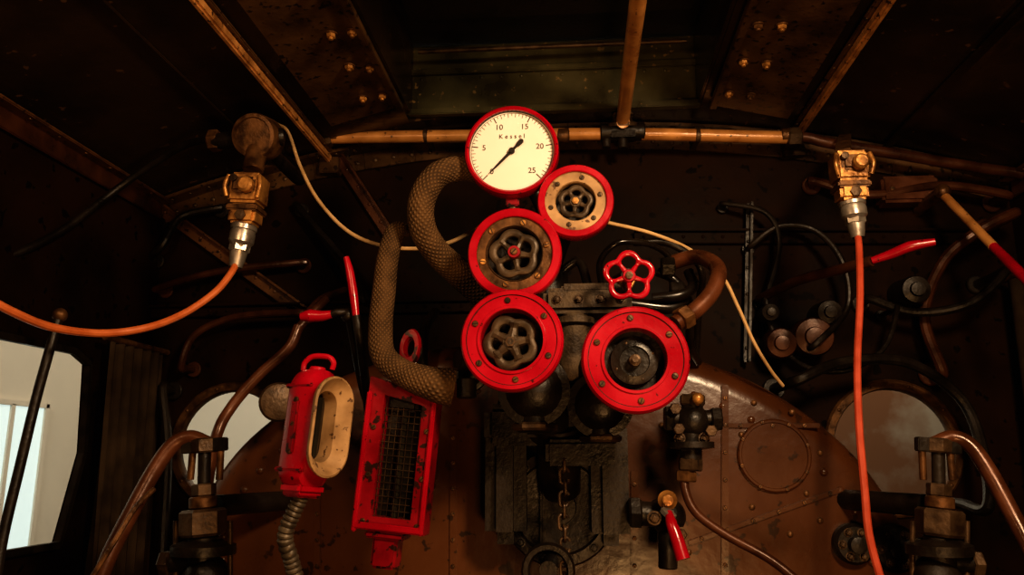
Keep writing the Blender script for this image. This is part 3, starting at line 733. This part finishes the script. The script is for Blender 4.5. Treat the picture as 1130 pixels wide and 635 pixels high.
for i in range(12):
    cz=p+Vector((.002*math.sin(i),0,-i*L*.74))
    Mx=FR(cz,(0.3,-1,0) if i%2 else (1,.25,0)); ptl=[]
    for k in range(17):
        a=2*math.pi*k/16; ptl.append(Mx@Vector((.0105*math.cos(a),.0095*math.sin(a)+(.0075 if math.sin(a)>=0 else -.0075),0)))
    b.tube(ptl,.0038,IRON,8,2)
b.done()
# ------------------------------------------------------------------ right-hand try-cock cluster
b=B('try_cock')
b.cyl(S(764,438,1.95),S(762,520,1.95),.026,BLK); b.hexn(S(764,436,1.95),S(764,448,1.95),.032,IRON)
b.cyl(S(738,462,1.95),S(790,462,1.95),.020,BLK); b.hexn(S(733,462,1.95),S(743,462,1.95),.032,BLK); b.hexn(S(784,463,1.95),S(796,463,1.95),.030,BLK)
b.sph((0,0,0),.040,BLK,T(*S(764,465,1.95)))
b.lathe([(.055,0),(.055,.014),(.03,.018)],BLK,FR(S(762,488,1.95),(0,0,-1)),24)
b.sph((0,0,0),.014,BRASS,T(*S(770,440,1.91))); b.cyl(S(770,440,1.91),S(768,450,1.95),.008,BRASS)
b.cyl(S(762,506,1.95),S(762,520,1.95),.030,IRON,6); b.cyl(S(764,465,1.97),S(764,465,1.97)+Vector((0,.2,0)),.03,BLK)
for px in (750,777): b.bolt(FR(S(px,484,1.93)),.010,IRON)
for px,py in ((744,452),(748,474),(783,476)): b.hexn(S(px,py,1.93),S(px,py,1.93)+Vector((0,-.03,0)),.014,IRON)
b.ptube([(757,518,1.95),(756,540,1.94),(768,566,1.93),(800,590,1.92),(850,618,1.9),(890,650,1.88)],5,PIPEB,12); 
b.cyl(S(757,520,1.95),S(757,532,1.95),.026,BRSD,6)
b.done()
b=B('drain_cock')
c=S(737,570,1.95); b.sph((0,0,0),.042,BLK,T(*c)); b.cyl(c,c+Vector((0,.18,0)),.035,BLK)
b.cyl(S(700,566,1.95),c,.028,BLK); b.hexn(S(694,566,1.95),S(708,566,1.95),.038,BLK)
b.cyl(c,S(737,628,1.95),.022,BLK); b.cyl(c,S(737,546,1.92),.018,BRSD)
b.lathe([(.0,0),(.020,0),(.022,.012),(.014,.018),(.012,.024),(0,.026)],BRASS,FR(S(736,552,1.90)),20)
b.bolt(FR(S(722,572,1.90)),.012,IRON); b.bolt(FR(S(752,590,1.90)),.012,IRON)
b.ptube([(738,566,1.88),(741,578,1.86),(747,595,1.85),(754,618,1.84)],[4,6.5,7.5,8],RED,14,6); b.bar(S(733,562,1.89),S(742,572,1.87),.024,.014,STEEL)
b.done()
# ------------------------------------------------------------------ lower corner gauge cocks
def cock(name,cx,flip,Y=1.8):
    b=B(name); f=flip
    def s_(dx,py): return S(cx+f*dx,py,Y)
    c=s_(0,560)
    b.hexn(s_(0,592),s_(0,562),rp(25,c),IRON)
    b.cyl(s_(0,562),s_(0,548),rp(15,c),BRSD); b.hexn(s_(1,548),s_(1,534),rp(13,c),IRON)
    b.cyl(s_(1,536),s_(2,492),rp(7,c),BLK); 
    b.cyl(s_(-14,530),s_(-10,484),rp(4,c),BRSD); b.cyl(s_(18,530),s_(20,490),rp(4,c),BRSD)
    b.hexn(s_(2,500),s_(2,484),rp(14,c),IRON); b.bar(s_(-22,494),s_(26,490),.024,.03,BLK)
    b.cyl(s_(0,592),s_(0,700),rp(17,c),BLK); 
    b.lathe([(rp(34,c),0),(rp(34,c),.02),(rp(20,c),.03)],BLK,FR(s_(0,612),(0,0,1),(0,1,0)),28)
    b.sph((0,0,0),rp(26,c),BLK,T(*s_(4,640)))
    b.cyl(s_(0,620),s_(-38,622),rp(10,c),BLK); b.hexn(s_(-34,622),s_(-46,622),rp(14,c),IRON)
    for dx in (-25,25): b.bolt(T(*s_(dx,608))@T(0,-.01,0),.010,IRON)
    b.cyl(s_(30,575),s_(30,640),rp(3,c),IRON); b.cyl(s_(-30,575),s_(-30,640),rp(3,c),IRON)
    b.ptube([(cx+f*6,490,Y),(cx-f*14,483,Y),(cx-f*34,492,Y-.01),(cx-f*54,520,Y-.03),(cx-f*76,560,Y-.06),(cx-f*104,615,Y-.1),(cx-f*120,660,Y-.12)],[8,8,8.5,9,9,9,9],COPR,16,8)
    b.tube([s_(3,560)+Vector((0,.05,0)),s_(30,560)+Vector((0,.2,0)),s_(60,560)+Vector((0,YB-Y+.05,0))],.025,BLK)
    b.done()
cock('gauge_cock',224,1); cock('gauge_cock',1037,-1)
b=B('blowdown_pipe')
b.ptube([(330,360,2.0),(318,385,1.99),(285,415,1.98),(255,450,1.96),(238,485,1.93),(225,560,1.95)],6,COPR,14)
b.ptube([(100,640,1.6),(125,600,1.62),(150,560,1.66),(170,540,1.7)],3,BRSD,10); b.done()
b=B('blowdown_pipe')
b.ptube([(360,330,2.05),(345,345,2.02),(330,362,2.0)],5,PIPEB,14)
b.ptube([(380,320,2.3),(355,330,2.1),(340,345,2.05)],4,PIPEB,14)
b.ptube([(480,345,2.2),(470,360,2.1),(466,390,2.05),(470,440,2.1)],6,BLK,12)
b.done()
# ------------------------------------------------------------------ dim right wall fittings
b=B('lubricator_fittings')
for px,py,r in ((862,379,17),(898,372,22),(915,345,14),(1010,320,16),(850,345,10)):
    c=S(px,py,2.55); R=rp(r,c); b.lathe([(R,-.14),(R,0),(R*.9,.015),(R*.5,.02),(R*.45,.035),(0,.038)],PIPEB if r>16 else BLK,FR(c,(-.1,-1,-.1)),24)
b.done()
b=B('lubricator_pipes')
for pts,r,m in (([(845,330,2.6),(850,360,2.6),(880,400,2.55),(930,410,2.5),(975,385,2.5),(990,340,2.55)],3,BLK),
    ([(830,270,2.62),(860,250,2.6),(900,255,2.58),(930,290,2.55),(935,340,2.55),(900,380,2.5)],3.5,BLK),
    ([(1120,235,2.5),(1080,255,2.5),(1040,290,2.55),(1020,350,2.6),(1040,410,2.6)],6,PIPEB),
    ([(960,330,2.6),(1010,345,2.55),(1070,335,2.5),(1110,300,2.5)],5,BLK),
    ([(900,200,2.64),(960,215,2.62),(1040,205,2.6),(1110,215,2.6)],5,PIPEB),
    ([(800,225,2.64),(845,235,2.6),(860,270,2.6),(845,330,2.6)],3,BLK),
    ([(880,420,2.4),(930,400,2.45),(1000,400,2.5),(1060,440,2.55),(1085,500,2.5),(1090,560,2.4)],6,BLK)):
    b.wtube(pts,r,m)
b.done()
b=B('orange_glow_box'); p=S(1000,212,2.64); b.box((rp(60,p),.08,rp(30,p)),COPR,T(*p),.01);  # coppery box added to stand in for an orange glow on the wall
for dx in(-.06,.06): b.screw(FR(p+Vector((dx,-.04,0))),.008,BRSD)
b.done()
b=B('left_wall_pipes')
for pts,r,m in (([(200,405,2.6),(215,370,2.6),(260,350,2.6),(330,345,2.6)],4,PIPEB),
    ([(180,430,2.62),(185,500,2.6),(180,640,2.5)],5,BLK),
    ([(330,230,2.66),(390,300,2.6),(400,330,2.5)],4,BLK),([(165,285,2.64),(180,270,2.6),(200,240,2.64),(240,230,2.66)],4,BLK),
    ([(175,318,2.64),(240,300,2.62),(330,290,2.64)],4,PIPEB)):
    b.wtube(pts,r,m)
b.done()
b=B('side_window_bar'); b.ptube([(66,347,1.75),(58,375,1.74),(40,440,1.72),(22,515,1.70),(4,590,1.68),(-8,660,1.66)],5.5,BLK,12,6)
b.sph((0,0,0),rp(8,S(66,348,1.75)),BRSD,T(*S(66,348,1.75))); b.done()
def curtain(name,X,y0,y1,z0,z1):
    b=B(name); n=60; vs=[];fs=[]
    for j in range(9):
        t=j/8
        for i in range(n+1):
            u=i/n; y=y0+(y1-y0)*u; amp=.02*(.5+t); vs.append((X+amp*math.sin(u*6*2*math.pi+t),y,z1+(z0-z1)*t))
    for j in range(8):
        for i in range(n): fs.append((j*(n+1)+i,j*(n+1)+i+1,(j+1)*(n+1)+i+1,(j+1)*(n+1)+i))
    b.add(vs,fs,CLOTH); b.tube([(X,y0-.03,z1+.01),(X,y1+.03,z1+.01)],.01,BRSD); b.done(60)
curtain('curtain',XL+.06,2.34,2.66,.9,1.80); curtain('curtain',XR-.08,1.9,2.62,.9,2.0)
# ------------------------------------------------------------------ museum hall outside
b=B('exterior_wall_left'); b.box((.1,14,7),HALL,T(-5,3,2.5),0); b.done()
b=B('window_3'); p=SX(10,530,-4.93); b.box((.03,1.6,1.3),PANE,T(-4.93,p.y-.45,p.z),0)
b.box((.05,1.7,.05),HALL,T(-4.92,p.y-.45,p.z+.66)); b.box((.05,.05,1.3),HALL,T(-4.92,p.y-.1,p.z)); b.box((.05,.05,1.35),HALL,T(-4.92,p.y+.35,p.z)); b.done()
b=B('exterior_wall_front'); b.box((14,.1,7),HALL,T(-3.2,8,2.5),0); b.done()
b=B('exterior_brick_pier'); b.box((5,.3,7),BRICK,T(4.6,7.6,2.5),0); b.done()
# ------------------------------------------------------------------ lights
def area(name,loc,tgt,size,power,col,spread=180):
    l=bpy.data.lights.new(name,'AREA'); l.size=size; l.energy=power; l.color=col; l.spread=math.radians(spread)
    o=bpy.data.objects.new(name,l); sc.collection.objects.link(o); o.location=loc
    o.rotation_euler=(Vector(tgt)-Vector(loc)).to_track_quat('-Z','Y').to_euler(); return o
area('key_light',(.75,.25,2.42),(.02,1.75,1.80),.28,25,(1,.70,.42),140)  # unseen key light, added near the roof to light the gauges
area('low_fill_light',(.5,-.5,.6),(.05,2.4,2.6),.5,10,(1,.53,.20),120)  # unseen fill from below, added to light the ribs and roof
area('left_fill_light',(-.9,.5,2.3),(-.45,1.9,1.8),.2,5,(1,.62,.32))  # small unseen warm light added at upper left
area('hall_fill_left',(-3.6,3,4.5),(-5,3.6,1.5),1.5,72,(1,.91,.75))  # unseen light added to brighten the plaster beyond the side opening
area('hall_fill_front',(-1,6,4.5),(-1,8,1.6),2.0,110,(1,.90,.74))  # unseen light added to brighten the hall's front wall
area('hall_fill_pier',(2.8,6,3.5),(3,7.6,1.6),1.0,16,(1,.86,.66))  # unseen light added to brighten the brick behind the right window
w=bpy.data.worlds.new('world'); sc.world=w; w.use_nodes=True
w.node_tree.nodes['Background'].inputs[0].default_value=(1,.6,.32,1); w.node_tree.nodes['Background'].inputs[1].default_value=.010
sc.view_settings.view_transform='Standard'
try: sc.view_settings.look='Medium High Contrast'
except Exception as e: print('look',e)
